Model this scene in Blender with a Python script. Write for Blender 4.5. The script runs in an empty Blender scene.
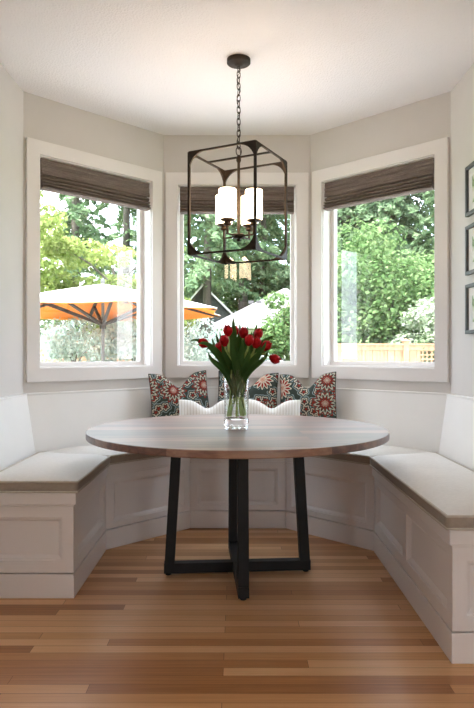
import bpy, math, random
import numpy as np
from mathutils import Vector, Matrix, noise
random.seed(7)
PI = math.pi
SC = bpy.context.scene
COL = SC.collection
F = 628.6            # focal length in pixels of the 474x708 frame
HC = 1.15            # camera height
V = Vector

# ------------------------------------------------------------------ materials
def new_mat(name):
    m = bpy.data.materials.new(name); m.use_nodes = True
    nt = m.node_tree
    return m, nt, nt.nodes['Principled BSDF'], nt.nodes['Material Output']

def N(nt, typ, **kw):
    n = nt.nodes.new(typ)
    for k, v in kw.items():
        if k.startswith('i_'):
            key = k[2:]
            key = int(key) if key.isdigit() else key
            n.inputs[key].default_value = v
        else:
            setattr(n, k, v)
    return n

def L(nt, a, b): nt.links.new(a, b)

def ramp(nt, stops, interp='LINEAR'):
    r = nt.nodes.new('ShaderNodeValToRGB'); r.color_ramp.interpolation = interp
    el = r.color_ramp.elements
    el[0].position, el[0].color = stops[0][0], (*stops[0][1], 1)
    el[1].position, el[1].color = stops[-1][0], (*stops[-1][1], 1)
    for p, c in stops[1:-1]:
        e = el.new(p); e.color = (*c, 1)
    return r

def simple(name, col, rough=.5, metal=0, var=.06, scale=6, bump=0, bscale=200, coords='Object', stretch=(1, 1, 1), spec=.5):
    m, nt, b, out = new_mat(name)
    tc = N(nt, 'ShaderNodeTexCoord'); mp = N(nt, 'ShaderNodeMapping'); mp.inputs['Scale'].default_value = stretch
    L(nt, tc.outputs[coords], mp.inputs[0])
    nz = N(nt, 'ShaderNodeTexNoise', i_Scale=scale, i_Detail=4.0); L(nt, mp.outputs[0], nz.inputs['Vector'])
    lo = tuple(max(0, c*(1-var)) for c in col); hi = tuple(min(1, c*(1+var)) for c in col)
    r = ramp(nt, [(.3, lo), (.7, hi)]); L(nt, nz.outputs[0], r.inputs[0]); L(nt, r.outputs[0], b.inputs['Base Color'])
    b.inputs['Roughness'].default_value = rough; b.inputs['Metallic'].default_value = metal
    b.inputs['Specular IOR Level'].default_value = spec
    if bump:
        n2 = N(nt, 'ShaderNodeTexNoise', i_Scale=bscale, i_Detail=3.0); L(nt, mp.outputs[0], n2.inputs['Vector'])
        bp = N(nt, 'ShaderNodeBump', i_Strength=bump, i_Distance=.01); L(nt, n2.outputs[0], bp.inputs['Height'])
        L(nt, bp.outputs[0], b.inputs['Normal'])
    return m

M = {}
M['trim'] = simple('white_trim_paint', (.83, .80, .785), .35, var=.01)
M['bench'] = simple('bench_paint', (.80, .765, .75), .4, var=.01)
M['backrest'] = simple('backrest_paint', (.86, .845, .825), .4, var=.01)
M['wall'] = simple('greige_wall_paint', (.665, .635, .61), .7, var=.015, bump=.05, bscale=150, spec=.3)
M['bronze'] = simple('oil_rubbed_bronze', (.034, .023, .015), .55, .3, var=.25, scale=30, spec=.3)
M['cup'] = simple('bronze_cup', (.075, .045, .026), .42, .6, var=.2, scale=30)
M['blackmetal'] = simple('black_steel', (.012, .011, .011), .55, .1, var=.2, scale=20, spec=.3)
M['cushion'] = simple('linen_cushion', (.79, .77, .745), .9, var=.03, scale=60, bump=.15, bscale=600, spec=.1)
M['gusset'] = simple('linen_side_shaded', (.36, .31, .26), .9, var=.06, scale=60, bump=.15, bscale=600, spec=.1)  # same linen as the tops; shade on the sides painted into the colour
M['piping'] = simple('linen_piping', (.58, .53, .47), .9, var=.06, scale=60, spec=.1)
M['darkpiping'] = simple('dark_piping', (.03, .03, .028), .9, spec=.1)
M['frame'] = simple('dark_grey_frame', (.095, .108, .112), .45, var=.15, scale=40)
M['mat'] = simple('mat_board', (.82, .82, .80), .8, var=.01)
M['bark'] = simple('tree_bark', (.11, .09, .075), .95, var=.5, scale=8, stretch=(1, 1, .15), bump=.6, bscale=30)
M['siding'] = simple('grey_siding', (.10, .105, .11), .8, var=.15, scale=3, stretch=(.1, .1, 8))
M['roofshingle'] = simple('pale_roof_shingles', (.33, .30, .295), .9, var=.15, scale=12)
M['darkroof'] = simple('dark_roof_shingles', (.12, .115, .115), .9, var=.2, scale=12)
M['housewall'] = simple('cream_house_wall', (.75, .72, .66), .8, var=.05)
M['cedar'] = simple('cedar_boards', (.40, .215, .125), .8, var=.25, scale=5, stretch=(6, 6, .4))
M['terracotta'] = simple('terracotta', (.60, .25, .12), .8, var=.1)
M['canopy_top'] = simple('sunlit_canvas', (.90, .86, .80), .9, var=.02)  # top of the orange canopy, bright sunlight painted in as a pale colour
M['greymetal'] = simple('grey_pole_metal', (.10, .10, .095), .5, .2, var=.1)
M['ribwood'] = simple('umbrella_rib', (.03, .024, .02), .7, var=.2, spec=.2)
M['concrete'] = simple('patio_concrete', (.62, .60, .57), .9, var=.1, scale=3)
M['stemgreen'] = simple('tulip_stem', (.36, .50, .13), .5, var=.3, scale=25)
M['plaster_out'] = simple('house_outer_wall', (.55, .53, .5), .9)

def ceiling_mat():
    m, nt, b, out = new_mat('textured_ceiling')
    tc = N(nt, 'ShaderNodeTexCoord')
    n1 = N(nt, 'ShaderNodeTexNoise', i_Scale=70.0, i_Detail=3.0, i_Roughness=.55); L(nt, tc.outputs['Object'], n1.inputs['Vector'])
    v1 = N(nt, 'ShaderNodeTexVoronoi', i_Scale=95.0); L(nt, tc.outputs['Object'], v1.inputs['Vector'])
    mx = N(nt, 'ShaderNodeMath', operation='ADD'); L(nt, n1.outputs[0], mx.inputs[0]); L(nt, v1.outputs['Distance'], mx.inputs[1])
    bp = N(nt, 'ShaderNodeBump', i_Strength=.28, i_Distance=.010); L(nt, mx.outputs[0], bp.inputs['Height']); L(nt, bp.outputs[0], b.inputs['Normal'])
    b.inputs['Base Color'].default_value = (.87, .855, .86, 1); b.inputs['Roughness'].default_value = .9
    b.inputs['Specular IOR Level'].default_value = .2
    return m
M['ceiling'] = ceiling_mat()

def oak_floor():
    m, nt, b, out = new_mat('oak_strip_floor')
    tc = N(nt, 'ShaderNodeTexCoord'); mp = N(nt, 'ShaderNodeMapping'); mp.inputs['Location'].default_value = (41.3, 29.016, 0); L(nt, tc.outputs['Object'], mp.inputs[0])
    br = N(nt, 'ShaderNodeTexBrick', i_Scale=1.0)
    br.inputs['Brick Width'].default_value = 1.25; br.inputs['Row Height'].default_value = .058
    br.inputs['Mortar Size'].default_value = .0009; br.inputs['Mortar Smooth'].default_value = .2; br.inputs['Bias'].default_value = 0
    br.inputs['Color1'].default_value = (0, 0, 0, 1); br.inputs['Color2'].default_value = (1, 1, 1, 1); br.inputs['Mortar'].default_value = (.0, .0, .0, 1)
    br.offset = .37; br.offset_frequency = 3; br.squash = 1.35; br.squash_frequency = 2
    L(nt, mp.outputs[0], br.inputs['Vector'])
    g = N(nt, 'ShaderNodeMapping'); g.inputs['Scale'].default_value = (1.2, 42, 1); L(nt, tc.outputs['Object'], g.inputs[0])
    nz = N(nt, 'ShaderNodeTexNoise', i_Scale=2.2, i_Detail=6.0, i_Roughness=.62); L(nt, g.outputs[0], nz.inputs['Vector'])
    mix = N(nt, 'ShaderNodeMath', operation='MULTIPLY_ADD'); mix.inputs[1].default_value = .66; L(nt, br.outputs['Color'], mix.inputs[0])
    ns = N(nt, 'ShaderNodeMath', operation='MULTIPLY'); ns.inputs[1].default_value = .5; L(nt, nz.outputs[0], ns.inputs[0]); L(nt, ns.outputs[0], mix.inputs[2])
    r = ramp(nt, [(.15, (.28, .11, .038)), (.42, (.49, .225, .085)), (.7, (.66, .35, .155)), (1, (.82, .53, .29))])
    L(nt, mix.outputs[0], r.inputs[0])
    md = N(nt, 'ShaderNodeMixRGB', blend_type='MULTIPLY'); md.inputs[2].default_value = (.4, .3, .22, 1)
    L(nt, br.outputs['Fac'], md.inputs[0]); L(nt, r.outputs[0], md.inputs[1]); L(nt, md.outputs[0], b.inputs['Base Color'])
    rr = N(nt, 'ShaderNodeMapRange'); rr.inputs['To Min'].default_value = .3; rr.inputs['To Max'].default_value = .45; L(nt, nz.outputs[0], rr.inputs[0]); L(nt, rr.outputs[0], b.inputs['Roughness'])
    bp = N(nt, 'ShaderNodeBump', i_Strength=.12, i_Distance=.004, invert=True); L(nt, br.outputs['Fac'], bp.inputs['Height']); L(nt, bp.outputs[0], b.inputs['Normal'])
    return m
M['floor'] = oak_floor()

def walnut():
    m, nt, b, out = new_mat('walnut_planks')
    tc = N(nt, 'ShaderNodeTexCoord')
    br = N(nt, 'ShaderNodeTexBrick', i_Scale=1.0)
    br.inputs['Brick Width'].default_value = 4.0; br.inputs['Row Height'].default_value = .11
    br.inputs['Mortar Size'].default_value = .0005
    br.inputs['Color1'].default_value = (0, 0, 0, 1); br.inputs['Color2'].default_value = (1, 1, 1, 1); br.inputs['Mortar'].default_value = (.2, .2, .2, 1)
    wm = N(nt, 'ShaderNodeMapping'); wm.inputs['Location'].default_value = (21.7, 11.035, 0); L(nt, tc.outputs['Object'], wm.inputs[0]); L(nt, wm.outputs[0], br.inputs['Vector'])
    g = N(nt, 'ShaderNodeMapping'); g.inputs['Scale'].default_value = (1.5, 26, 26); L(nt, tc.outputs['Object'], g.inputs[0])
    nz = N(nt, 'ShaderNodeTexNoise', i_Scale=1.6, i_Detail=6.0, i_Roughness=.6, i_Distortion=.4); L(nt, g.outputs[0], nz.inputs['Vector'])
    mix = N(nt, 'ShaderNodeMath', operation='MULTIPLY_ADD'); mix.inputs[1].default_value = .42; L(nt, br.outputs['Color'], mix.inputs[0]); L(nt, nz.outputs[0], mix.inputs[2])
    r = ramp(nt, [(.32, (.030, .011, .006)), (.55, (.11, .042, .022)), (.78, (.20, .09, .052)), (1, (.33, .18, .11))])
    L(nt, mix.outputs[0], r.inputs[0]); L(nt, r.outputs[0], b.inputs['Base Color'])
    b.inputs['Roughness'].default_value = .42
    b.inputs['Coat Weight'].default_value = .85; b.inputs['Coat Roughness'].default_value = .42; b.inputs['Coat IOR'].default_value = 1.62
    return m
M['walnut'] = walnut()

def woven_shade():
    m, nt, b, out = new_mat('woven_wood_shade')
    tc = N(nt, 'ShaderNodeTexCoord')
    g = N(nt, 'ShaderNodeMapping'); g.inputs['Scale'].default_value = (5, 5, 210); L(nt, tc.outputs['Object'], g.inputs[0])
    nz = N(nt, 'ShaderNodeTexNoise', i_Scale=1.0, i_Detail=5.0, i_Roughness=.65); L(nt, g.outputs[0], nz.inputs['Vector'])
    n3 = N(nt, 'ShaderNodeTexNoise', i_Scale=170.0, i_Detail=1.0); L(nt, tc.outputs['Object'], n3.inputs['Vector'])
    ad = N(nt, 'ShaderNodeMath', operation='MULTIPLY_ADD'); ad.inputs[1].default_value = .35; L(nt, n3.outputs[0], ad.inputs[0]); L(nt, nz.outputs[0], ad.inputs[2])
    r = ramp(nt, [(.42, (.05, .035, .028)), (.60, (.125, .095, .08)), (.78, (.20, .155, .135)), (.95, (.34, .28, .245))])
    L(nt, ad.outputs[0], r.inputs[0]); L(nt, r.outputs[0], b.inputs['Base Color'])
    b.inputs['Roughness'].default_value = .8
    bp = N(nt, 'ShaderNodeBump', i_Strength=.5, i_Distance=.003); L(nt, nz.outputs[0], bp.inputs['Height']); L(nt, bp.outputs[0], b.inputs['Normal'])
    return m
M['shade'] = woven_shade()

def thin_glass(name, tint=(1, 1, 1), base=.04, power=5.0, gloss_rough=0.0, gain=1.0):
    m, nt, b, out = new_mat(name); nt.nodes.remove(b)
    geo = N(nt, 'ShaderNodeNewGeometry')
    dot = N(nt, 'ShaderNodeVectorMath', operation='DOT_PRODUCT'); L(nt, geo.outputs['Normal'], dot.inputs[0]); L(nt, geo.outputs['Incoming'], dot.inputs[1])
    ab = N(nt, 'ShaderNodeMath', operation='ABSOLUTE'); L(nt, dot.outputs['Value'], ab.inputs[0])
    om = N(nt, 'ShaderNodeMath', operation='SUBTRACT'); om.inputs[0].default_value = 1; L(nt, ab.outputs[0], om.inputs[1])
    pw = N(nt, 'ShaderNodeMath', operation='POWER'); pw.inputs[1].default_value = power; L(nt, om.outputs[0], pw.inputs[0])
    ml = N(nt, 'ShaderNodeMath', operation='MULTIPLY_ADD'); ml.inputs[1].default_value = (1-base)*gain; ml.inputs[2].default_value = base; L(nt, pw.outputs[0], ml.inputs[0])
    ml.use_clamp = True
    tr = N(nt, 'ShaderNodeBsdfTransparent'); tr.inputs[0].default_value = (*tint, 1)
    gl = N(nt, 'ShaderNodeBsdfGlossy'); gl.inputs['Roughness'].default_value = gloss_rough
    mx = N(nt, 'ShaderNodeMixShader'); L(nt, ml.outputs[0], mx.inputs[0]); L(nt, tr.outputs[0], mx.inputs[1]); L(nt, gl.outputs[0], mx.inputs[2])
    L(nt, mx.outputs[0], out.inputs[0])
    return m
M['pane'] = thin_glass('window_glass', base=.06)
M['vaseglass'] = thin_glass('vase_glass', (.985, .995, .99), base=.05, power=4)
M['water'] = thin_glass('vase_water', (.97, .99, .97), base=.03, power=5)

def solid_glass():
    m, nt, b, out = new_mat('solid_glass')
    b.inputs['Base Color'].default_value = (1, 1, 1, 1); b.inputs['Roughness'].default_value = 0
    b.inputs['Transmission Weight'].default_value = 1; b.inputs['IOR'].default_value = 1.45
    return m
M['solidglass'] = solid_glass()

def lamp_glass():
    m, nt, b, out = new_mat('white_lamp_glass')
    b.inputs['Base Color'].default_value = (.9, .86, .8, 1); b.inputs['Roughness'].default_value = .3
    b.inputs['Emission Color'].default_value = (1, .74, .47, 1); b.inputs['Emission Strength'].default_value = 8
    return m
M['lampglass'] = lamp_glass()

def orange_canvas():
    m, nt, b, out = new_mat('orange_canvas')
    nt.nodes.remove(b)
    d = N(nt, 'ShaderNodeBsdfDiffuse'); d.inputs[0].default_value = (.85, .30, .07, 1)
    t = N(nt, 'ShaderNodeBsdfTranslucent'); t.inputs[0].default_value = (.90, .36, .10, 1)
    mx = N(nt, 'ShaderNodeMixShader'); mx.inputs[0].default_value = .45
    L(nt, d.outputs[0], mx.inputs[1]); L(nt, t.outputs[0], mx.inputs[2]); L(nt, mx.outputs[0], out.inputs[0])
    return m
M['orange'] = orange_canvas()

def leaf_mat(name, dark, mid, light, transl=.35):
    m, nt, b, out = new_mat(name); nt.nodes.remove(b)
    geo = N(nt, 'ShaderNodeNewGeometry'); tc = N(nt, 'ShaderNodeTexCoord')
    nz = N(nt, 'ShaderNodeTexNoise', i_Scale=.8, i_Detail=2.0); L(nt, tc.outputs['Object'], nz.inputs['Vector'])
    ad = N(nt, 'ShaderNodeMath', operation='MULTIPLY_ADD'); ad.inputs[1].default_value = .6
    L(nt, geo.outputs['Random Per Island'], ad.inputs[0])
    sub = N(nt, 'ShaderNodeMath', operation='SUBTRACT'); sub.inputs[1].default_value = .3; L(nt, nz.outputs[0], sub.inputs[0]); L(nt, sub.outputs[0], ad.inputs[2])
    r = ramp(nt, [(.05, dark), (.45, mid), (.9, light)]); L(nt, ad.outputs[0], r.inputs[0])
    d = N(nt, 'ShaderNodeBsdfDiffuse'); L(nt, r.outputs[0], d.inputs[0])
    t = N(nt, 'ShaderNodeBsdfTranslucent'); L(nt, r.outputs[0], t.inputs[0])
    mx = N(nt, 'ShaderNodeMixShader'); mx.inputs[0].default_value = transl
    L(nt, d.outputs[0], mx.inputs[1]); L(nt, t.outputs[0], mx.inputs[2]); L(nt, mx.outputs[0], out.inputs[0])
    return m
M['maple'] = leaf_mat('maple_leaves', (.15, .205, .05), (.28, .35, .10), (.46, .50, .20), .4)
M['green'] = leaf_mat('green_leaves', (.06, .12, .04), (.13, .22, .08), (.27, .36, .16), .35)
M['conifer'] = leaf_mat('conifer_needles', (.08, .14, .075), (.17, .26, .13), (.32, .42, .24), .3)
M['silver'] = leaf_mat('silver_foliage', (.34, .42, .37), (.52, .60, .54), (.72, .78, .72), .35)
M['blossom'] = leaf_mat('pale_shrub_leaves', (.12, .20, .08), (.30, .36, .23), (.66, .67, .58), .3)
M['tulipleaf'] = leaf_mat('tulip_leaves', (.045, .105, .03), (.085, .18, .05), (.16, .28, .085), .3)
M['lawn'] = simple('lawn_grass', (.20, .30, .10), .95, var=.4, scale=20)

def petal():
    m, nt, b, out = new_mat('red_petals')
    tc = N(nt, 'ShaderNodeTexCoord'); nz = N(nt, 'ShaderNodeTexNoise', i_Scale=60.0, i_Detail=2.0); L(nt, tc.outputs['Object'], nz.inputs['Vector'])
    r = ramp(nt, [(.3, (.26, .002, .004)), (.7, (.56, .006, .010))]); L(nt, nz.outputs[0], r.inputs[0]); L(nt, r.outputs[0], b.inputs['Base Color'])
    b.inputs['Roughness'].default_value = .6; b.inputs['Specular IOR Level'].default_value = .2; b.inputs['Subsurface Weight'].default_value = 0
    return m
M['petal'] = petal()

def stripe_fabric():
    m, nt, b, out = new_mat('striped_linen')
    tc = N(nt, 'ShaderNodeTexCoord')
    w = N(nt, 'ShaderNodeTexWave', wave_type='BANDS', bands_direction='X', i_Scale=16.0, i_Distortion=.9, i_Detail=2.0)
    w.inputs['Detail Scale'].default_value = 3.0
    L(nt, tc.outputs['Object'], w.inputs['Vector'])
    r = ramp(nt, [(.0, (.66, .61, .56)), (.2, (.80, .78, .745)), (1, (.84, .825, .80))]); L(nt, w.outputs[0], r.inputs[0]); L(nt, r.outputs[0], b.inputs['Base Color'])
    b.inputs['Roughness'].default_value = .9; b.inputs['Specular IOR Level'].default_value = .1
    return m
M['stripe'] = stripe_fabric()

def suzani(seed):
    """dark grey-green cloth with round petalled flowers in red, coral and cream and small cream scrolls"""
    m, nt, b, out = new_mat('flower_medallion_cloth')
    tc = N(nt, 'ShaderNodeTexCoord'); mp = N(nt, 'ShaderNodeMapping'); mp.inputs['Location'].default_value = seed
    L(nt, tc.outputs['Object'], mp.inputs[0])
    sx = N(nt, 'ShaderNodeSeparateXYZ'); L(nt, mp.outputs[0], sx.inputs[0])
    cb = N(nt, 'ShaderNodeCombineXYZ'); L(nt, sx.outputs[0], cb.inputs[0]); L(nt, sx.outputs[2], cb.inputs[1])
    def mth(op, a, b_=None, c=None):
        n = N(nt, 'ShaderNodeMath', operation=op)
        for i, v in enumerate((a, b_, c)):
            if v is None: continue
            if isinstance(v, (int, float)): n.inputs[i].default_value = v
            else: L(nt, v, n.inputs[i])
        return n.outputs[0]
    def flower(scale, rnd, petals):
        vo = N(nt, 'ShaderNodeTexVoronoi', voronoi_dimensions='2D', i_Scale=scale, i_Randomness=rnd); L(nt, cb.outputs[0], vo.inputs['Vector'])
        df = N(nt, 'ShaderNodeVectorMath', operation='SUBTRACT'); L(nt, cb.outputs[0], df.inputs[0]); L(nt, vo.outputs['Position'], df.inputs[1])
        s = N(nt, 'ShaderNodeSeparateXYZ'); L(nt, df.outputs[0], s.inputs[0])
        ang = mth('ARCTAN2', s.outputs[1], s.outputs[0])
        wob = mth('MULTIPLY', mth('SINE', mth('MULTIPLY', ang, petals)), .055)
        return mth('ADD', vo.outputs['Distance'], wob), mth('SINE', mth('MULTIPLY', ang, petals)), vo.outputs['Color']
    d, spoke, cc = flower(4.5, .55, 13.0)
    bg, cream, red, coral, teal, blue = (.046, .060, .052), (.60, .54, .44), (.27, .026, .018), (.44, .085, .03), (.09, .15, .13), (.27, .34, .35)
    big = ramp(nt, [(0, coral), (.05, cream), (.09, red), (.24, cream), (.30, bg), (.43, bg)], 'CONSTANT')
    L(nt, d, big.inputs[0])
    big2 = ramp(nt, [(0, cream), (.055, red), (.16, bg), (.22, cream), (.275, teal), (.32, red), (.365, bg), (.5, bg)], 'CONSTANT')
    L(nt, d, big2.inputs[0])
    s2 = N(nt, 'ShaderNodeSeparateXYZ'); L(nt, cc, s2.inputs[0])
    pick = mth('GREATER_THAN', s2.outputs[0], .5)
    flo = N(nt, 'ShaderNodeMixRGB'); L(nt, pick, flo.inputs[0]); L(nt, big.outputs[0], flo.inputs[1]); L(nt, big2.outputs[0], flo.inputs[2])
    sp = mth('MULTIPLY', mth('GREATER_THAN', spoke, .35), mth('MULTIPLY', mth('GREATER_THAN', d, .10), mth('LESS_THAN', d, .25)))
    sp = mth('MULTIPLY', sp, mth('LESS_THAN', s2.outputs[0], .5))
    flo2 = N(nt, 'ShaderNodeMixRGB'); flo2.inputs[2].default_value = (*cream, 1); L(nt, sp, flo2.inputs[0]); L(nt, flo.outputs[0], flo2.inputs[1])
    # scrolls in the ground between the flowers
    e, _, c2 = flower(14.0, .8, 5.0)
    scr = ramp(nt, [(0, red), (.12, bg), (.24, cream), (.34, bg), (.46, blue), (.54, bg), (.6, bg)], 'CONSTANT'); L(nt, e, scr.inputs[0])
    fin = N(nt, 'ShaderNodeMixRGB'); L(nt, mth('GREATER_THAN', d, .37), fin.inputs[0]); L(nt, flo2.outputs[0], fin.inputs[1]); L(nt, scr.outputs[0], fin.inputs[2])
    L(nt, fin.outputs[0], b.inputs['Base Color']); b.inputs['Roughness'].default_value = .9; b.inputs['Specular IOR Level'].default_value = .1
    return m

def print_mat():
    m, nt, b, out = new_mat('botanical_print')
    tc = N(nt, 'ShaderNodeTexCoord')
    nz = N(nt, 'ShaderNodeTexNoise', i_Scale=16.0, i_Detail=3.0); L(nt, tc.outputs['Object'], nz.inputs['Vector'])
    r = ramp(nt, [(.42, (.80, .81, .78)), (.52, (.55, .63, .45)), (.6, (.18, .30, .12)), (.7, (.45, .52, .35))]); L(nt, nz.outputs[0], r.inputs[0]); L(nt, r.outputs[0], b.inputs['Base Color'])
    b.inputs['Roughness'].default_value = .5
    return m
M['print'] = print_mat()

# ------------------------------------------------------------------ mesh helpers
class MB:
    def __init__(s): s.v = []; s.f = []; s.smooth = []
    def add(s, verts, faces, smooth=False):
        o = len(s.v); s.v += [V(p) for p in verts]
        for f in faces: s.f.append(tuple(i+o for i in f)); s.smooth.append(smooth)
        return s
    def box(s, x0, x1, y0, y1, z0, z1, mat=None):
        vs = [V((x, y, z)) for x in (x0, x1) for y in (y0, y1) for z in (z0, z1)]
        if mat: vs = [mat @ p for p in vs]
        return s.add(vs, [(0, 1, 3, 2), (4, 6, 7, 5), (0, 4, 5, 1), (2, 3, 7, 6), (0, 2, 6, 4), (1, 5, 7, 3)])
    def prism(s, poly, z0, z1):
        n = len(poly); vs = [(p[0], p[1], z0) for p in poly]+[(p[0], p[1], z1) for p in poly]
        return s.add(vs, [tuple(range(n-1, -1, -1)), tuple(range(n, 2*n))]+[(i, (i+1) % n, n+(i+1) % n, n+i) for i in range(n)])
    def loft(s, rings, closed=True, caps=True, smooth=True):
        n = len(rings[0]); vs = [p for r in rings for p in r]; fs = []
        for k in range(len(rings)-1):
            for i in range(n if closed else n-1):
                j = (i+1) % n; fs.append((k*n+i, k*n+j, (k+1)*n+j, (k+1)*n+i))
        s.add(vs, fs, smooth)
        if caps and closed:
            s.add(rings[0], [tuple(range(n-1, -1, -1))], False); s.add(rings[-1], [tuple(range(n))], False)
        return s
    def tube(s, path, r, n=10, closed=False, caps=True):
        path = [V(p) for p in path]; m = len(path); rings = []
        rad = r if isinstance(r, (list, tuple)) else [r]*m
        up = None
        for i, p in enumerate(path):
            a = path[i-1] if (i > 0 or closed) else p; b = path[(i+1) % m] if (i < m-1 or closed) else p
            t = (b-a).normalized()
            if up is None:
                up = V((0, 0, 1)) if abs(t.z) < .9 else V((1, 0, 0))
            sd = t.cross(up).normalized(); up = sd.cross(t).normalized()
            rings.append([p+rad[i]*(math.cos(2*PI*k/n)*sd+math.sin(2*PI*k/n)*up) for k in range(n)])
        if closed: rings.append(rings[0])
        return s.loft(rings, True, caps and not closed)
    def lathe(s, prof, c=(0, 0, 0), n=32, caps=True):
        c = V(c)
        rings = [[c+V((r*math.cos(2*PI*k/n), r*math.sin(2*PI*k/n), z)) for k in range(n)] for r, z in prof]
        return s.loft(rings, True, caps)
    def bar(s, a, b, w, d, up=(0, 0, 1)):
        """rectangular bar from a to b; w across, d along up"""
        a, b = V(a), V(b); t = (b-a).normalized(); u = V(up)
        sd = t.cross(u).normalized(); u = sd.cross(t).normalized()
        ring = lambda p: [p+sd*w/2*i+u*d/2*j for i, j in ((-1, -1), (1, -1), (1, 1), (-1, 1))]
        return s.loft([ring(a), ring(b)], True, True, False)

WM = {}
def obj(name, mb, mat, parent=None, world=True, bevel=0, kind=None, sub=0):
    vs = mb.v
    if parent is not None and world:
        inv = WM[parent.name].inverted(); vs = [inv @ p for p in vs]
    me = bpy.data.meshes.new(name); me.from_pydata([tuple(p) for p in vs], [], mb.f)
    me.polygons.foreach_set('use_smooth', mb.smooth)
    me.update(); me.validate()
    if isinstance(mat, (list, tuple)):
        for x in mat: me.materials.append(x)
    else: me.materials.append(mat)
    o = bpy.data.objects.new(name, me); COL.objects.link(o)
    WM[o.name] = Matrix.Identity(4)
    if parent is not None:
        o.parent = parent; WM[o.name] = WM[parent.name]
    if bevel:
        b = o.modifiers.new('bevel', 'BEVEL'); b.width = bevel; b.segments = 2; b.limit_method = 'ANGLE'; b.angle_limit = math.radians(40)
    if sub:
        b = o.modifiers.new('sub', 'SUBSURF'); b.levels = sub; b.render_levels = sub
    if kind: o['kind'] = kind
    return o

def tag(o, label, cat, group=None, kind=None):
    o['label'] = label; o['category'] = cat
    if group: o['group'] = group
    if kind: o['kind'] = kind
    return o

def thing(name, label, cat, loc=(0, 0, 0), rot=None, group=None):
    o = bpy.data.objects.new(name, None); COL.objects.link(o); o.empty_display_size = .1
    o.location = loc
    mtx = Matrix.Translation(loc)
    if rot: o.rotation_euler = rot; mtx = mtx @ V((0, 0, 0)).to_track_quat('X', 'Y').to_matrix().to_4x4() if False else Matrix.Translation(loc) @ __import__('mathutils').Euler(rot).to_matrix().to_4x4()
    WM[o.name] = mtx
    return tag(o, label, cat, group)

def struct_root(name, loc=(0, 0, 0)):
    o = bpy.data.objects.new(name, None); COL.objects.link(o); o.location = loc; o['kind'] = 'structure'
    WM[o.name] = Matrix.Translation(loc)
    return o

def copy_tree(o, loc, rot=None):
    r = o.copy(); COL.objects.link(r); r.location = loc
    if rot: r.rotation_euler = rot
    for ch in o.children:
        c = ch.copy(); COL.objects.link(c); c.parent = r
        for g in ch.children:
            d = g.copy(); COL.objects.link(d); d.parent = c
    return r

# ------------------------------------------------------------------ room shell
CZ = 2.752
YN = 2.0             # where the nook's side walls end towards the kitchen
W = [V((-1.303, YN)), V((-1.303, 3.833)), V((-.536, 4.6)), V((.536, 4.6)), V((1.303, 3.833)), V((1.303, YN))]
def offset_poly(ts, ends=(YN, YN)):
    """the wall polyline moved inwards by ts[k] on each of its five runs, mitred"""
    lines = []
    for k in range(5):
        d = (W[k+1]-W[k]).normalized(); n = V((d.y, -d.x)); lines.append((W[k]+n*ts[k], d))
    pts = []
    for k in range(6):
        if k == 0: p, d = lines[0]; pts.append(V((p.x, ends[0])))
        elif k == 5: p, d = lines[4]; pts.append(V((p.x, ends[1])))
        else:
            (p, d), (q, e) = lines[k-1], lines[k]
            den = d.x*e.y-d.y*e.x; t = ((q.x-p.x)*e.y-(q.y-p.y)*e.x)/den; pts.append(p+d*t)
    return pts
KX, KY = 3.3, -3.8
obj('floor', MB().prism([(-KX, KY), (KX, KY), (KX, YN), (1.303+.12, YN), (1.303+.12, 3.9), (.58, 4.72), (-.58, 4.72), (-1.303-.12, 3.9), (-1.303-.12, YN), (-KX, YN)], -.06, 0), M['floor'], kind='structure')
obj('ceiling', MB().prism([(-KX-.3, KY-.3), (KX+.3, KY-.3), (KX+.3, YN+.15), (1.9, YN+.15), (1.9, 4.0), (.75, 5.15), (-.75, 5.15), (-1.9, 4.0), (-1.9, YN+.15), (-KX-.3, YN+.15)], CZ, CZ+.2), M['ceiling'], kind='structure')

T = .16
OUT = offset_poly([-T]*5)
def wall_run(name, k, hole=None):
    a, b = W[k], W[k+1]; c, d = OUT[k], OUT[k+1]
    mb = MB()
    if not hole:
        mb.prism([a, b, d, c], -.06, CZ)
    else:
        s0, s1, z0, z1 = hole                       # metres along the inner face
        e = (b-a).normalized(); n = V((-e.y, e.x))
        A0, A1 = a+e*s0, a+e*s1; B0, B1 = A0+n*T, A1+n*T
        mb.prism([a, A0, B0, c], -.06, CZ); mb.prism([A1, b, d, B1], -.06, CZ)
        mb.prism([A0, A1, B1, B0], -.06, z0); mb.prism([A0, A1, B1, B0], z1, CZ)
    return obj(name, mb, M['wall'], kind='structure')

Z0, Z1 = 1.064, 2.386          # window opening
LEN = [ (W[k+1]-W[k]).length for k in range(5)]
CAS = .088
HOLES = {1: (LEN[1]/2-.528+CAS, LEN[1]/2+.514-CAS, Z0, Z1), 2: (LEN[2]/2-.521+CAS, LEN[2]/2+.521-CAS, Z0, Z1), 3: (LEN[3]/2-.514+CAS, LEN[3]/2+.532-CAS, Z0, Z1)}
wall_run('wall_left', 0); wall_run('wall_back_left', 1, HOLES[1]); wall_run('wall_back', 2, HOLES[2]); wall_run('wall_back_right', 3, HOLES[3]); wall_run('wall_right', 4)
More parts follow.
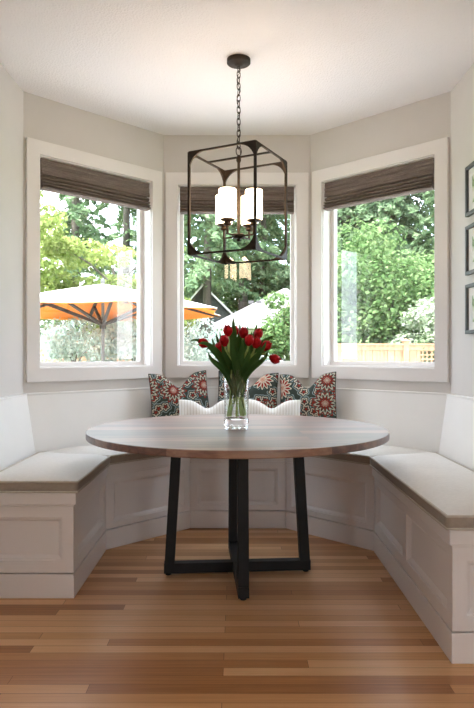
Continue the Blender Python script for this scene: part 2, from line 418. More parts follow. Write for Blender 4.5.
# the kitchen behind the camera
obj('wall_nook_left', MB().box(-KX, -1.303-T, YN, YN+.12, -.06, CZ), M['wall'], kind='structure')
obj('wall_nook_right', MB().box(1.303+T, KX, YN, YN+.12, -.06, CZ), M['wall'], kind='structure')
mb = MB(); mb.box(-KX-.12, -KX, KY, -2.4, -.06, CZ); mb.box(-KX-.12, -KX, -.9, YN+.12, -.06, CZ); mb.box(-KX-.12, -KX, -2.4, -.9, 2.2, CZ); mb.box(-KX-.12, -KX, -2.4, -.9, -.06, .9)
obj('wall_kitchen_left', mb, M['wall'], kind='structure')
obj('wall_kitchen_right', MB().box(KX, KX+.12, KY, YN+.12, -.06, CZ), M['wall'], kind='structure')
mb = MB(); mb.box(-KX, 1.5, KY-.12, KY, -.06, CZ); mb.box(3.0, KX, KY-.12, KY, -.06, CZ); mb.box(1.5, 3.0, KY-.12, KY, 2.3, CZ)
obj('wall_front', mb, M['wall'], kind='structure')
dr = struct_root('added_door_1', (0, KY, 0))  # unseen glazed opening, added to let daylight in from behind
mb = MB()
for x in (1.5, 2.22, 2.94): mb.box(x, x+.06, KY-.09, KY-.03, 0, 2.3)
mb.box(1.5, 3.0, KY-.09, KY-.03, 2.24, 2.3); mb.box(1.5, 3.0, KY-.09, KY-.03, 0, .06)
obj('door_frame', mb, M['trim'], dr)
obj('glass_pane', MB().box(1.5, 3.0, KY-.062, KY-.058, .05, 2.25), M['pane'], dr)
w4 = struct_root('window_4', (-KX, -.7, .9))  # unseen side opening, added as extra daylight fill
mb = MB()
for y in (-2.4, -1.68, -.96): mb.box(-KX-.09, -KX-.03, y, y+.06, .9, 2.2)
mb.box(-KX-.09, -KX-.03, -2.4, -.9, .9, .96); mb.box(-KX-.09, -KX-.03, -2.4, -.9, 2.14, 2.2)
obj('sash', mb, M['trim'], w4); obj('glass_pane', MB().box(-KX-.062, -KX-.058, -2.4, -.9, .95, 2.15), M['pane'], w4)

# ------------------------------------------------------------------ windows and shades
def rect_ring(mb, fr, s0, s1, z0, z1, w, d0, d1):
    """a mitred rectangular frame in a wall frame fr(s, z, depth): outer size s0..s1 x z0..z1, width w, depth d0..d1"""
    o = [(s0, z0), (s1, z0), (s1, z1), (s0, z1)]; i = [(s0+w, z0+w), (s1-w, z0+w), (s1-w, z1-w), (s0+w, z1-w)]
    vs = [fr(*p, d0) for p in o]+[fr(*p, d0) for p in i]+[fr(*p, d1) for p in o]+[fr(*p, d1) for p in i]
    fs = []
    for k in range(4):
        j = (k+1) % 4
        fs += [(k, j, 4+j, 4+k), (8+k, 12+k, 12+j, 8+j), (k, 8+k, 8+j, j), (4+k, 4+j, 12+j, 12+k)]
    mb.add(vs, fs); return mb

def window(idx, k, where):
    a = W[k]; e = (W[k+1]-W[k]).normalized(); n = V((-e.y, e.x))     # n points outdoors
    s0, s1, z0, z1 = HOLES[k]
    def fr(s, z, d): p = a+e*s+n*d; return V((p.x, p.y, z))
    mid = fr((s0+s1)/2, z0, 0)
    r = struct_root('window_%d' % idx, mid)
    obj('casing', rect_ring(MB(), fr, s0-CAS, s1+CAS, z0-CAS, z1+CAS, CAS, -.019, .0), M['trim'], r, bevel=.003)
    obj('jamb', rect_ring(MB(), fr, s0-.0, s1+.0, z0-.0, z1+.0, .006, -.002, T), M['trim'], r)
    obj('sash', rect_ring(MB(), fr, s0+.006, s1-.006, z0+.006, z1-.006, .028, .085, .125), M['trim'], r, bevel=.002)
    mb = MB(); vs = [fr(s, z, d) for s in (s0+.03, s1-.03) for z in (z0+.03, z1-.03) for d in (.103, .107)]
    mb.add(vs, [(0, 1, 3, 2), (4, 6, 7, 5), (0, 4, 5, 1), (2, 3, 7, 6), (0, 2, 6, 4), (1, 5, 7, 3)])
    obj('glass_pane', mb, M['pane'], r)
    # woven shade, mounted inside the opening
    t = thing('roman_shade', 'brown woven roman shade raised at the top of the %s' % where, 'window shade', fr((s0+s1)/2, z1, .02), None, 'woven roman shades')
    g = .016
    top = z1-.013
    # the valance: a flat flap with a slight belly
    prof = [(.004, 0), (.000, -.02), (.003, -.034), (-.003, -.046), (.001, -.062), (-.006, -.078), (-.006, -.098), (.002, -.102)]
    mb = MB(); back = [(.016, -.098), (.016, 0)]
    ring = [(d, top+z) for d, z in prof+back]
    mb.loft([[fr(s, z, d) for d, z in ring] for s in (s0+g, s1-g)], True, True, False)
    obj('valance', mb, M['shade'], t)
    # folds hanging below: the big rolled fold and thin stacked ones
    mb = MB()
    for zc, h, dp in ((-.116, .028, .046), (-.141, .024, .060), (-.162, .022, .066), (-.182, .024, .070)):
        ring = []
        for q in range(14):
            an = PI/2+PI*q/13
            ring.append((.022+dp*.62*math.cos(an), top+zc+h/2*math.sin(an)))
        ring += [(.030, top+zc-h/2), (.030, top+zc+h/2)]
        mb.loft([[fr(s, z, d) for d, z in ring] for s in (s0+g+.002, s1-g-.002)], True, True, True)
    mb.add([fr(s, z, d) for s in (s0+g+.003, s1-g-.003) for z in (top-.186, top) for d in (.018, .032)], [(0, 1, 3, 2), (4, 6, 7, 5), (0, 4, 5, 1), (2, 3, 7, 6), (0, 2, 6, 4), (1, 5, 7, 3)])
    obj('stacked_fold', mb, M['shade'], t)
    mb = MB(); mb.add([fr(s, z, d) for s in (s0+g, s1-g) for z in (top-.04, top+.006) for d in (.016, .05)], [(0, 1, 3, 2), (4, 6, 7, 5), (0, 4, 5, 1), (2, 3, 7, 6), (0, 2, 6, 4), (1, 5, 7, 3)])
    obj('headrail', mb, M['trim'], t)
    sc = (s0+s1)/2+.03
    obj('pull_tab', MB().add([fr(s, z, d) for s in (sc-.03, sc+.03) for z in (top-.186, top-.165) for d in (.0, .006)], [(0, 1, 3, 2), (4, 6, 7, 5), (0, 4, 5, 1), (2, 3, 7, 6), (0, 2, 6, 4), (1, 5, 7, 3)]), M['mat'], t)
window(1, 1, 'angled window showing the orange umbrella')
window(2, 2, 'middle window behind the lantern')
window(3, 3, 'angled window beside the framed prints')

# ------------------------------------------------------------------ benches
TS_PL = [.537, .482, .455, .475, .507]           # plinth face to wall for each run
ENDS = (2.955, 2.33)
ZP, ZB, ZS = .114, .437, .499
def seg(ts, k, ends=ENDS):
    p = offset_poly(ts, ends); return p[k], p[k+1]
def wseg(k):
    a, b = W[k].copy(), W[k+1].copy()
    if k == 0: a = V((a.x, ENDS[0]))
    if k == 4: b = V((b.x, ENDS[1]))
    return a, b
def sh(ts, d): return [t+d for t in ts]
def foot(ts, k, de=0):
    ends = (ENDS[0]-de, ENDS[1]-de)
    a, b = seg(ts, k, ends); c, d = wseg(k)
    if k == 0: c = V((c.x+.001, ends[0]))
    if k == 4: d = V((d.x-.001, ends[1]))
    eps = .0012
    m = (a+b+c+d)/4
    return [p+(m-p).normalized()*eps for p in (c, d, b, a)]

def panel_frame(mb, P0, P1, nrm, z0, z1, splits, stile, rail_b, rail_t, th):
    """stile-and-rail frame laid on a vertical face from P0 to P1 with stepped, sloped inner moulding"""
    e = (P1-P0).normalized(); Ln = (P1-P0).length
    def fr(s, z, d): p = P0+e*s+nrm*d; return V((p.x, p.y, z))
    xs = [0]+list(splits)+[Ln]
    for q in range(len(xs)-1):
        a, b = xs[q], xs[q+1]
        sl = stile if q == 0 else stile*.5; sr = stile if q == len(xs)-2 else stile*.5
        rect = lambda w: (a+sl+w, b-sr-w, z0+rail_b+w, z1-rail_t-w)
        levels = [((a, b, z0, z1), -.016), ((a, b, z0, z1), th), (rect(0), th), (rect(.003), th*.70), (rect(.008), th*.66), (rect(.022), -.001), (rect(.026), -.001)]
        rings = [[fr(s, z, d) for s, z in ((r[0], r[2]), (r[1], r[2]), (r[1], r[3]), (r[0], r[3]))] for r, d in levels]
        mb.loft(rings, True, False, False); mb.add(rings[-1], [(0, 1, 2, 3)])

BENCH_LABELS = ['white panelled bench on the side wall across from the framed prints',
                'white angled bench section under the umbrella window',
                'white middle bench section under the patterned pillows, behind the table',
                'white angled bench section under the window showing the fence',
                'white panelled bench with two front panels, on the side with the framed prints']
CUSH_LABELS = ['flat greige seat cushion on the side bench across from the framed prints',
               'linen seat cushion on the angled bench under the umbrella window',
               'linen seat cushion under the row of throw pillows, behind the table',
               'linen seat cushion on the angled bench under the fence window',
               'long greige seat cushion with wrinkled top on the bench below the framed prints']
BODY = sh(TS_PL, -.021); CORE = sh(TS_PL, -.032); FACE = sh(TS_PL, -.004); FASC = sh(TS_PL, .012)
BACK_B = .094; BACK_T = .026
for k in range(5):
    c0 = sum(foot(TS_PL, k), V((0, 0)))/4
    r = thing('window_bench', BENCH_LABELS[k], 'bench', (c0.x, c0.y, 0), None, 'built-in window bench sections')
    obj('plinth', MB().prism(foot(TS_PL, k, 0), 0, ZP), M['bench'], r, bevel=.003)
    obj('body', MB().prism(foot(CORE, k, -.032), ZP, ZB), M['bench'], r)
    # front frame
    a, b = seg(BODY, k, (ENDS[0]+.021, ENDS[1]+.021))
    e = (b-a).normalized(); nrm = V((e.y, -e.x))
    mb = MB(); Ln = (b-a).length
    P0, P1 = a+e*(.0085 if k else -.016), b-e*(.0085 if k < 4 else -.016)
    panel_frame(mb, P0, P1, nrm, ZP+.006, ZB-.004, [] if k < 4 else [(P1-P0).length*.50], .05 if k in (1, 2, 3) else .062, .034 if k in (1, 2, 3) else .055, .038, .017)
    obj('front_panel', mb, M['bench'], r)
    if k in (0, 4):
        mb = MB(); y = ENDS[0 if k == 0 else 1]+.021
        xa, xb = (W[0].x+.002, seg(BODY, 0)[0].x+.016) if k == 0 else (seg(BODY, 4)[1].x-.016, W[5].x-.002)
        panel_frame(mb, V((xa, y)), V((xb, y)), V((0, -1)), ZP+.006, ZB-.004, [], .052, .058, .052, .017)
        obj('end_panel', mb, M['bench'], r)
    mb = MB(); mb.prism(foot(FASC, k, .012), ZB+.006, ZS); mb.prism(foot(sh(TS_PL, .001), k, .001), ZB-.006, ZB+.006)
    obj('seat_board', mb, M['bench'], r, bevel=.004)
    # reclined back with a small cap
    lo = offset_poly([BACK_B]*5, ENDS); hi = offset_poly([BACK_T]*5, ENDS); w0, w1 = wseg(k)
    zb, zt = ZS+.001, .898
    q = [(lo[k], zb), (lo[k+1], zb), (hi[k+1], zt), (hi[k], zt)]
    mb = MB(); front = [V((p.x, p.y, z)) for p, z in q]; back = [V((w0.x, w0.y, zb)), V((w1.x, w1.y, zb)), V((w1.x, w1.y, zt)), V((w0.x, w0.y, zt))]
    m = sum(front+back, V((0, 0, 0)))/8
    sc = lambda p: V((p.x+(m.x-p.x)*.0012, p.y+(m.y-p.y)*.0012, p.z))
    mb.loft([[sc(p) for p in back], [sc(p) for p in front]], True, True, False)
    br = obj('backrest', mb, M['backrest'], r)
    cap = offset_poly([BACK_T+.005]*5, ENDS)
    mc = (cap[k]+cap[k+1]+w0+w1)/4
    obj('cap_rail', MB().prism([p+(mc-p).normalized()*.001 for p in (w0, w1, cap[k+1], cap[k])], zt, .911), M['backrest'], br, bevel=.003)

    # ---------------- cushion
    ct = sh(TS_PL, .024); f0, f1 = seg(ct, k, (ENDS[0]-.022, ENDS[1]-.022))
    bt = offset_poly([BACK_B+.006]*5, (ENDS[0]-.022, ENDS[1]-.022)); b0, b1 = bt[k], bt[k+1]
    mm = (f0+f1+b0+b1)/4
    f0, f1, b0, b1 = [p+(mm-p).normalized()*.0065 for p in (f0, f1, b0, b1)]
    nu, nv = 40, 22
    def P(u, v): return f0*(1-u)*(1-v)+f1*u*(1-v)+b0*(1-u)*v+b1*u*v
    cz = ZS+.002
    th = .050
    def edge(u, v):  # 0 at rim .. 1 inside
        du = min(u, 1-u)*(f1-f0).length; dv = min(v, 1-v)*(b0-f0).length
        return 1-math.exp(-min(du, dv)/.06)
    c = thing('seat_cushion', CUSH_LABELS[k], 'cushion', (mm.x, mm.y, cz), None, 'bench seat cushions')
    mb = MB(); grid = []
    for j in range(nv+1):
        row = []
        for i in range(nu+1):
            u, v = i/nu, j/nv; p = P(u, v)
            ripple = noise.noise(V((p.x*5+k*9, p.y*5, 0)))*.004 + (noise.noise(V((p.x*3, p.y*26+k, 4)))*.0022 if k == 4 else 0)
            row.append(V((p.x, p.y, cz+th+edge(u, v)*(.031+ripple*1.4))))
        grid.append(row)
    vs = [p for row in grid for p in row]
    mb.add(vs, [(j*(nu+1)+i, j*(nu+1)+i+1, (j+1)*(nu+1)+i+1, (j+1)*(nu+1)+i) for j in range(nv) for i in range(nu)], True)
    obj('top_panel', mb, M['cushion'], c)
    rim = [grid[0][i] for i in range(nu)]+[grid[j][nu] for j in range(nv)]+[grid[nv][i] for i in range(nu, 0, -1)]+[grid[j][0] for j in range(nv, 0, -1)]
    ctr = V((mm.x, mm.y, 0))
    def ringat(z, out):
        rr = []
        for i, p in enumerate(rim):
            d = (V((p.x, p.y, 0))-ctr).normalized(); wv = noise.noise(V((p.x*4, p.y*4, k)))*.004
            rr.append(V((p.x+d.x*(out+wv*(out > 0)), p.y+d.y*(out+wv*(out > 0)), z)))
        return rr
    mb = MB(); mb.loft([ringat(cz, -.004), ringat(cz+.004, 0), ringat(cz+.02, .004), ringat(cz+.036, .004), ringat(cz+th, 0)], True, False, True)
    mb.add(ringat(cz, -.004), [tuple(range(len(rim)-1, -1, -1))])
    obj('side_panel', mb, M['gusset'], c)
    mb = MB(); mb.tube(ringat(cz+th+.001, .0025), .0056, 6, True); mb.tube(ringat(cz+.0045, .0015), .005, 6, True)
    obj('piping', mb, M['piping'], c)

# ------------------------------------------------------------------ table
TY = 3.306; ZT = .761
TR = math.radians(4.2)
t = thing('dining_table', 'round walnut dining table on crossed black steel trapezoid legs', 'table', (.003, TY, 0), (0, 0, TR))
R_ = .777
mb = MB(); mb.lathe([(R_-.012, ZT-.036), (R_-.003, ZT-.034), (R_-.0005, ZT-.0315), (R_, ZT-.030), (R_, ZT-.029), (R_, ZT-.0035), (R_, ZT-.003), (R_-.001, ZT-.0012), (R_-.0025, ZT-.0002), (R_-.004, ZT)], n=128)
# plank grain runs across: keep object axes
o = obj('tabletop', mb, M['walnut'], t, world=False)
for p in o.data.polygons:
    if abs(p.normal.z) > .98: p.use_smooth = False
zt0 = ZT-.037; bw = .052
def frame_parts(ang, zo):
    rot = Matrix.Rotation(ang, 4, 'Z')
    mb = MB(); mb.bar((-.384, 0, .012+bw/2), (.384, 0, .012+bw/2), bw, bw-zo); mb.v = [rot @ p for p in mb.v]
    obj('foot_bar', mb, M['blackmetal'], t, world=False, bevel=.002)
    mb = MB(); mb.bar((-.342, 0, zt0-.005), (.342, 0, zt0-.005), bw-.002, .01-zo); mb.v = [rot @ p for p in mb.v]
    obj('top_plate', mb, M['blackmetal'], t, world=False)
    for s in (-1, 1):
        mb = MB(); x0, x1 = s*.384, s*.343
        zb, zt_ = .012+bw, zt0-.01
        xb = x0+(x1-x0)*bw/(zt_-.012)
        ring = lambda x, z: [V((x, -bw/2, z)), V((x-s*bw, -bw/2, z)), V((x-s*bw, bw/2, z)), V((x, bw/2, z))]
        mb.loft([ring(xb, zb), ring(x1, zt_)], True, True, False); mb.v = [rot @ p for p in mb.v]
        obj('leg', mb, M['blackmetal'], t, world=False, bevel=.002)
        mb = MB(); mb.lathe([(.014, 0), (.016, .002), (.016, .007), (.008, .008), (.008, .013)], (s*.362, 0, 0), 16); mb.v = [rot @ p for p in mb.v]
        obj('foot_glide', mb, M['blackmetal'], t, world=False)
frame_parts(0, 0); frame_parts(PI/2, .001)

# ------------------------------------------------------------------ vase and tulips
VX, VY, VZ = -.003, 3.285, ZT+.0005
VR, VH, VB = .064, .325, .050
vase = thing('glass_vase', 'tall clear glass cylinder vase with thick base on the table', 'vase', (VX, VY, VZ))
mb = MB(); mb.lathe([(VR, VB), (VR+.0005, VH-.002), (VR-.001, VH), (VR-.003, VH-.002), (VR-.0035, VB+.004)], (VX, VY, VZ), 64, caps=False)
obj('cylinder', mb, M['vaseglass'], vase)
mb = MB(); mb.lathe([(VR-.004, 0), (VR-.0005, .003), (VR, .008), (VR, VB), (VR-.008, VB+.003), (.03, VB+.001), (.002, VB)], (VX, VY, VZ), 64)
obj('solid_base', mb, M['solidglass'], vase)
mb = MB(); mb.lathe([(VR-.0045, VB+.005), (VR-.0045, .178), (VR-.006, .177)], (VX, VY, VZ), 48)
obj('water', mb, M['water'], vase)

def bez(p0, p1, p2, p3, n):
    out = []
    for i in range(n+1):
        s = i/n; out.append(p0*(1-s)**3+p1*3*s*(1-s)**2+p2*3*s*s*(1-s)+p3*s**3)
    return out
def frame_of(t):
    t = t.normalized(); u = V((0, 0, 1)) if abs(t.z) < .9 else V((0, 1, 0))
    sd = t.cross(u).normalized(); return t, sd, sd.cross(t).normalized()
def bud(base, axis, ln, r, spin):
    t, a, b = frame_of(axis); mb = MB()
    for layer in range(2):
        for k in range(3):
            th0 = spin+2*PI*k/3+layer*PI/3; rr = r*(1.0 if layer else .86); l2 = ln*(1 if layer else 1.04)
            rings = []
            for i in range(8):
                s = i/7
                rad = rr*(math.sin(PI*min(1, s*.80+.08))**.75)*(1 if s < .72 else 1-.28*(s-.72)/.28)
                hw = (1.15*math.sin(PI*(s*.86+.10))**.6) if s < 1 else .12
                if i == 7: hw = .10
                row = []
                for j in range(-3, 4):
                    an = th0+hw*j/3*1.0
                    row.append(base+t*(l2*(s-.02*abs(j)*s))+(a*math.cos(an)+b*math.sin(an))*(rad*(1-.04*abs(j))))
                rings.append(row)
            mb.loft(rings, False, False, True)
    mb.lathe([(r*.3, 0), (r*.55, .004)], (0, 0, 0), 8) if False else None
    return mb
def blade(p0, p1, p2, p3, w, up):
    path = bez(p0, p1, p2, p3, 14); rings = []
    for i, p in enumerate(path):
        s = i/14; tg = (path[min(14, i+1)]-path[max(0, i-1)]).normalized()
        sd = tg.cross(up).normalized(); nn = sd.cross(tg).normalized()
        hw = w*(math.sin(PI*(s**.8*.93+.06))**.8)*.5 if i < 14 else .0006
        rings.append([p+sd*hw*q+nn*(abs(q)*hw*.45) for q in (-1, -.5, 0, .5, 1)]+[p+sd*hw*q+nn*(abs(q)*hw*.45-.0012) for q in (1, .5, 0, -.5, -1)])
    return MB().loft(rings, True, True, True)
def wp(px, py, y):      # point in the place seen at (px, py) at depth y, to read positions off the photograph
    return V(((px-237)/F*y, y, HC-(py-354)/F*y))
# each tulip: head centre as seen, depth, direction of the head, leaves, label
TUL = [
    ((203.4, 343), 3.22, (-.8, 0, .45), 'red tulip leaning farthest out towards the umbrella'),
    ((224.3, 340.5), 3.19, (-.12, -.2, 1), 'upright red tulip in front, just below the topmost pair of blooms'),
    ((227.6, 330.5), 3.26, (-.1, -.1, 1), 'topmost red tulip on the umbrella side of the highest leaf'),
    ((234.4, 331), 3.31, (.05, -.05, 1), 'tall red tulip touching the highest pointed leaf'),
    ((243.6, 332.5), 3.30, (.12, 0, 1), 'tall red tulip just past the highest leaf on the fence side'),
    ((249.5, 340), 3.20, (.18, -.2, 1), 'red tulip facing front below the highest leaf, first of a pair'),
    ((256.5, 342.4), 3.23, (.28, -.1, 1), 'red tulip second of the front pair, nearer the drooping bloom'),
    ((258.5, 333.8), 3.33, (.35, 0, 1), 'red tulip at the back, standing above the front pair'),
    ((266.4, 345.8), 3.24, (.75, -.05, .7), 'red tulip tilted outwards just above the drooping one'),
    ((275.0, 358.8), 3.25, (.85, -.1, -.40), 'drooping red tulip hanging lowest and farthest out'),
    ((219.6, 347.8), 3.27, (-.35, .1, .9), 'red tulip half hidden among leaves on the umbrella side'),
]
# leaves: (owner, tip px, tip depth, width)
LEAVES = [
    (0, (189.5, 341.5), 3.20, .030), (0, (197, 345), 3.15, .040), (1, (219.5, 331), 3.18, .026), (1, (231, 338), 3.12, .046),
    (2, (224.5, 324.5), 3.30, .030), (3, (233.2, 317), 3.27, .042), (3, (240, 322), 3.36, .034), (4, (248, 324), 3.34, .028),
    (5, (243, 339), 3.12, .046), (6, (257.2, 323.2), 3.34, .034), (7, (267, 331), 3.36, .036), (7, (262, 326), 3.38, .026), (8, (278.5, 338), 3.30, .028),
    (8, (262, 348), 3.14, .046), (9, (283, 349), 3.27, .022), (9, (268, 351), 3.18, .040), (10, (212, 338), 3.30, .036), (10, (206, 350), 3.34, .04),
    (1, (222, 345), 3.14, .044), (5, (250, 350), 3.13, .046), (2, (216, 333), 3.33, .034), (4, (252, 331), 3.26, .040), (6, (266, 341), 3.18, .040), (3, (230, 328), 3.30, .044), (7, (275, 340), 3.36, .036), (0, (208, 352), 3.20, .042)]
mouth = V((VX, VY, VZ+VH))
def leaf_foot(tip):
    q = tip[0]*1.7+tip[1]*.9; r0 = .030+.014*math.sin(q*2.3)
    return V((VX+r0*math.cos(q), VY+r0*math.sin(q), VZ+.19+.03*math.sin(q*3.1)))
for i, (px, y, ax, lab) in enumerate(TUL):
    c = wp(*px, y); ax = V(ax).normalized(); ln, rr = .061, .0265
    base = c-ax*ln*.5
    an = 2.4*i+.5; b0 = V((VX+.046*math.cos(an), VY+.046*math.sin(an), VZ+VB+.012+.004*(i % 3)))
    dirxy = V((base.x-VX, base.y-VY, 0)); dd = dirxy.normalized()*min(.050, dirxy.length*.75) if dirxy.length > .01 else V((0, 0, 0))
    m1 = mouth+dd
    tl = thing('tulip', lab+', in the vase', 'flower', b0, None, 'red tulips in the glass vase')
    path = bez(b0, b0+V((-(b0.x-VX)*.5, -(b0.y-VY)*.5, .12)), m1+V((0, 0, -.12)), m1, 12)[:-1]+bez(m1, m1+(m1-b0).normalized()*.06, base-ax*.06, base, 10)
    obj('stem', MB().tube(path, [.0066]*(len(path)-2)+[.0046, .0052], 8), M['stemgreen'], tl)
    mb = bud(base, ax, ln, rr, i*1.1)
    obj('bloom', mb, M['petal'], tl)
    for own, tip, ty, w in LEAVES:
        if own != i: continue
        tp = wp(*tip, ty); s0 = leaf_foot(tip); out = V((tp.x-VX, tp.y-VY, 0))
        if abs(out.x) > .16:   # arching outwards
            c1 = mouth+out*.22+V((0, 0, .01)); c2 = tp-out*.30+V((0, 0, .045))
        else:
            c1 = mouth+out*.25+V((0, 0, .02)); c2 = tp-out*.12-V((0, 0, .09))
        obj('leaf', blade(s0, c1, c2, tp, w, V((.1, -.8, .55)).normalized()), M['tulipleaf'], tl)

# ------------------------------------------------------------------ throw pillows
def pillow(label, w, h, th, chop, loc, rot, mat, group, pipe_mat=None, rnd=0):
    t = thing('throw_pillow', label, 'pillow', loc, rot, group)
    n = 28
    def outline(u, v):           # u, v in -1..1 ; corners pulled out, edges drawn in, top edge chopped
        x = u*w/2*(1-.07*(1-abs(v)**2)*abs(u)); z = v*h/2*(1-.05*(1-abs(u)**2)*abs(v))
        if chop:
            dip = chop*math.exp(-((u-rnd)/.36)**2)*max(0, (v+1)/2)**2.2
            z -= dip; x *= 1-.05*max(0, v)
        return x, z
    def thick(u, v):
        a = max(0, (1-abs(u)**2.6))*max(0, (1-abs(v)**2.6))
        return th/2*a**.55*(1-.42*(math.exp(-(u-rnd)**2/.05)*max(0, v)**1.5 if chop else 0))
    vs = []; idx = {}
    mb = MB(); 
    for side in (-1, 1):
        for j in range(n+1):
            for i in range(n+1):
                u = math.sin((i/n-.5)*PI); v = math.sin((j/n-.5)*PI)
                rimpt = i in (0, n) or j in (0, n)
                key = (i, j, 0 if rimpt else side)
                if key in idx: continue
                x, z = outline(u, v); wob = noise.noise(V((x*9+loc[0]*7, z*9, side*3)))*.008*(0 if rimpt else 1)
                idx[key] = len(vs); vs.append(V((x, side*thick(u, v)+wob, z+h/2)))
    fs = []
    g = lambda i, j, s: idx[(i, j, 0 if (i in (0, n) or j in (0, n)) else s)]
    for s in (-1, 1):
        for j in range(n):
            for i in range(n):
                q = (g(i, j, s), g(i+1, j, s), g(i+1, j+1, s), g(i, j+1, s)); fs.append(q if s < 0 else q[::-1])
    mb.add(vs, fs, True)
    obj('cover', mb, mat, t, world=False)
    rim = [g(i, 0, 0) for i in range(n)]+[g(n, j, 0) for j in range(n)]+[g(i, n, 0) for i in range(n, 0, -1)]+[g(0, j, 0) for j in range(n, 0, -1)]
    if pipe_mat:
        obj('piping', MB().tube([vs[q] for q in rim], .0035, 6, True), pipe_mat, t, world=False)
    return t
CT = ZS+.002+.052+.022
R = math.radians
pillow('patterned medallion pillow in the corner below the umbrella window', .43, .455, .14, .10, (-.372, 4.345, CT), (R(-11), R(-3), R(16)), suzani((.115, 0, .16)), 'patterned throw pillows', M['darkpiping'])
pillow('patterned medallion pillow in the middle, partly behind the glass vase', .445, .455, .14, .105, (.062, 4.385, CT), (R(-11), R(2), R(-3)), suzani((.62, 0, .33)), 'patterned throw pillows', M['darkpiping'])
pillow('patterned medallion pillow in the corner below the fence window', .42, .45, .14, .10, (.485, 4.30, CT), (R(-11), R(-3), R(-20)), suzani((1.31, 0, .77)), 'patterned throw pillows', M['darkpiping'])
pillow('small white striped pillow in front of the pillow below the umbrella window', .42, .285, .12, .06, (-.19, 4.205, CT), (R(-20), R(-1), R(4)), M['stripe'], 'white striped pillows')
pillow('small white striped pillow in front of the pillow below the fence window', .42, .285, .12, .06, (.225, 4.19, CT), (R(-20), R(1), R(-4)), M['stripe'], 'white striped pillows')

# ------------------------------------------------------------------ hanging lantern
LX, LY = .009, 3.395
pt = thing('pendant_lantern', 'square open cage bronze lantern pendant hanging on a chain above the table', 'pendant light', (LX, LY, 1.675))
obj('canopy', MB().lathe([(.012, CZ-.036), (.022, CZ-.034), (.024, CZ-.028), (.060, CZ-.026), (.064, CZ-.022), (.064, CZ-.001)], (LX, LY+.022, 0), 40), M['bronze'], pt)
zt, zb = 2.212, 1.675
# chain
mb = MB(); z = CZ-.032; i = 0; ll = .040
while z-ll > zt+.035:
    ax = V((1, 0, 0)) if i % 2 else V((0, 1, 0)); ax = Matrix.Rotation(.5, 3, 'Z') @ ax; ring = []
    for q in range(20):
        a = 2*PI*q/20; ca, sa = math.cos(a), math.sin(a)
        ring.append(V((LX, LY+.022*(z-zt)/(CZ-zt), z-ll/2+math.copysign(abs(sa)**.8, sa)*(ll/2))) + ax*(ca*.0095))
    mb.tube(ring, .0026, 6, True); z -= ll-.0075; i += 1
obj('chain', mb, M['bronze'], pt)
mb = MB(); zl = z+.004
ring = [V((LX, LY, zt+.032))+V((.014*math.cos(2*PI*q/24), .006*math.cos(2*PI*q/24), .024*math.sin(2*PI*q/24))) for q in range(24)]
mb.tube(ring, .0028, 8, True); obj('hanging_loop', mb, M['bronze'], pt)
cord = [V((LX+.010*math.sin(q*.9), LY+.022*(1-q/30)+.010*math.cos(q*.9), CZ-.03-(CZ-.03-zt-.02)*q/30)) for q in range(31)]
obj('cord', MB().tube(cord, .0018, 6), M['bronze'], pt)
LA = math.atan2(-.256, .08)            # direction to the front corner
hd = .274
cor = [V((LX+hd*math.cos(LA+k*PI/2), LY+hd*math.sin(LA+k*PI/2), 0)) for k in range(4)]
bt = .013
def upz(p, z): return V((p.x, p.y, z))
def gusset(p, d, zc, s):
    """concave corner plate between a post and a rail: p corner, d along the rail, zc rail height, s=+1 opens upwards"""
    mb = MB(); rg, th = .098, .012
    nn = V((d.y, -d.x, 0)); prof = [V((0, 0, 0))]
    for q in range(11):
        a = PI/2*q/10; prof.append(V((rg*(1-math.sin(a)), 0, rg*(1-math.cos(a)))))
    f = lambda c, w: upz(p, zc)+d*c.x+V((0, 0, s*c.z))+nn*w
    r1 = [f(c, -th/2) for c in prof]; r2 = [f(c, th/2) for c in prof]
    n = len(prof); mb.loft([r1, r2], True, False, False)
    fs1 = [(0, q, q+1) for q in range(1, n-1)]
    mb.add(r1, fs1); mb.add(r2, [f_[::-1] for f_ in fs1])
    return mb
for k in range(4):
    p = cor[k]
    q = cor[(k+1) % 4]; d = (q-p).normalized()
    mb = MB(); mb.bar(upz(p, zb), upz(p, zt), bt, bt, d)
    post = obj('cage_post', mb, M['bronze'], pt, bevel=.0015)
    for nb in (cor[(k+1) % 4], cor[(k-1) % 4]):
        dd = (nb-p).normalized()
        for zc, s in ((zb+.003, 1), (zt-.003, -1)):
            obj('corner_bracket', gusset(p, dd, zc, s), M['bronze'], post)
    for zc in (zb, zt):
        mb = MB(); mb.bar(upz(p, zc), upz(q, zc), bt*.8, bt*.75); obj('cage_rail', mb, M['bronze'], pt, bevel=.001)
m0 = (cor[0]+cor[1])/2; m2 = (cor[2]+cor[3])/2
obj('cross_bar', MB().bar(upz(m0, zt), upz(m2, zt), .010, .009), M['bronze'], pt)
zh = 1.785
obj('stem_rod', MB().lathe([(.006, zt+.012), (.008, zt+.006), (.013, zt+.002), (.013, zt-.020), (.009, zt-.026), (.0075, zt-.03), (.0075, zh+.02), (.011, zh+.016), (.011, zh+.012)][::-1], (LX, LY, 0), 16), M['bronze'], pt)
obj('hub', MB().lathe([(.003, zh-.027), (.010, zh-.024), (.011, zh-.016), (.006, zh-.012), (.030, zh-.010), (.037, zh-.004), (.037, zh+.006), (.030, zh+.012), (.010, zh+.014)], (LX, LY, 0), 28), M['bronze'], pt)
AA = math.radians(-126.3)
zs0 = 1.862
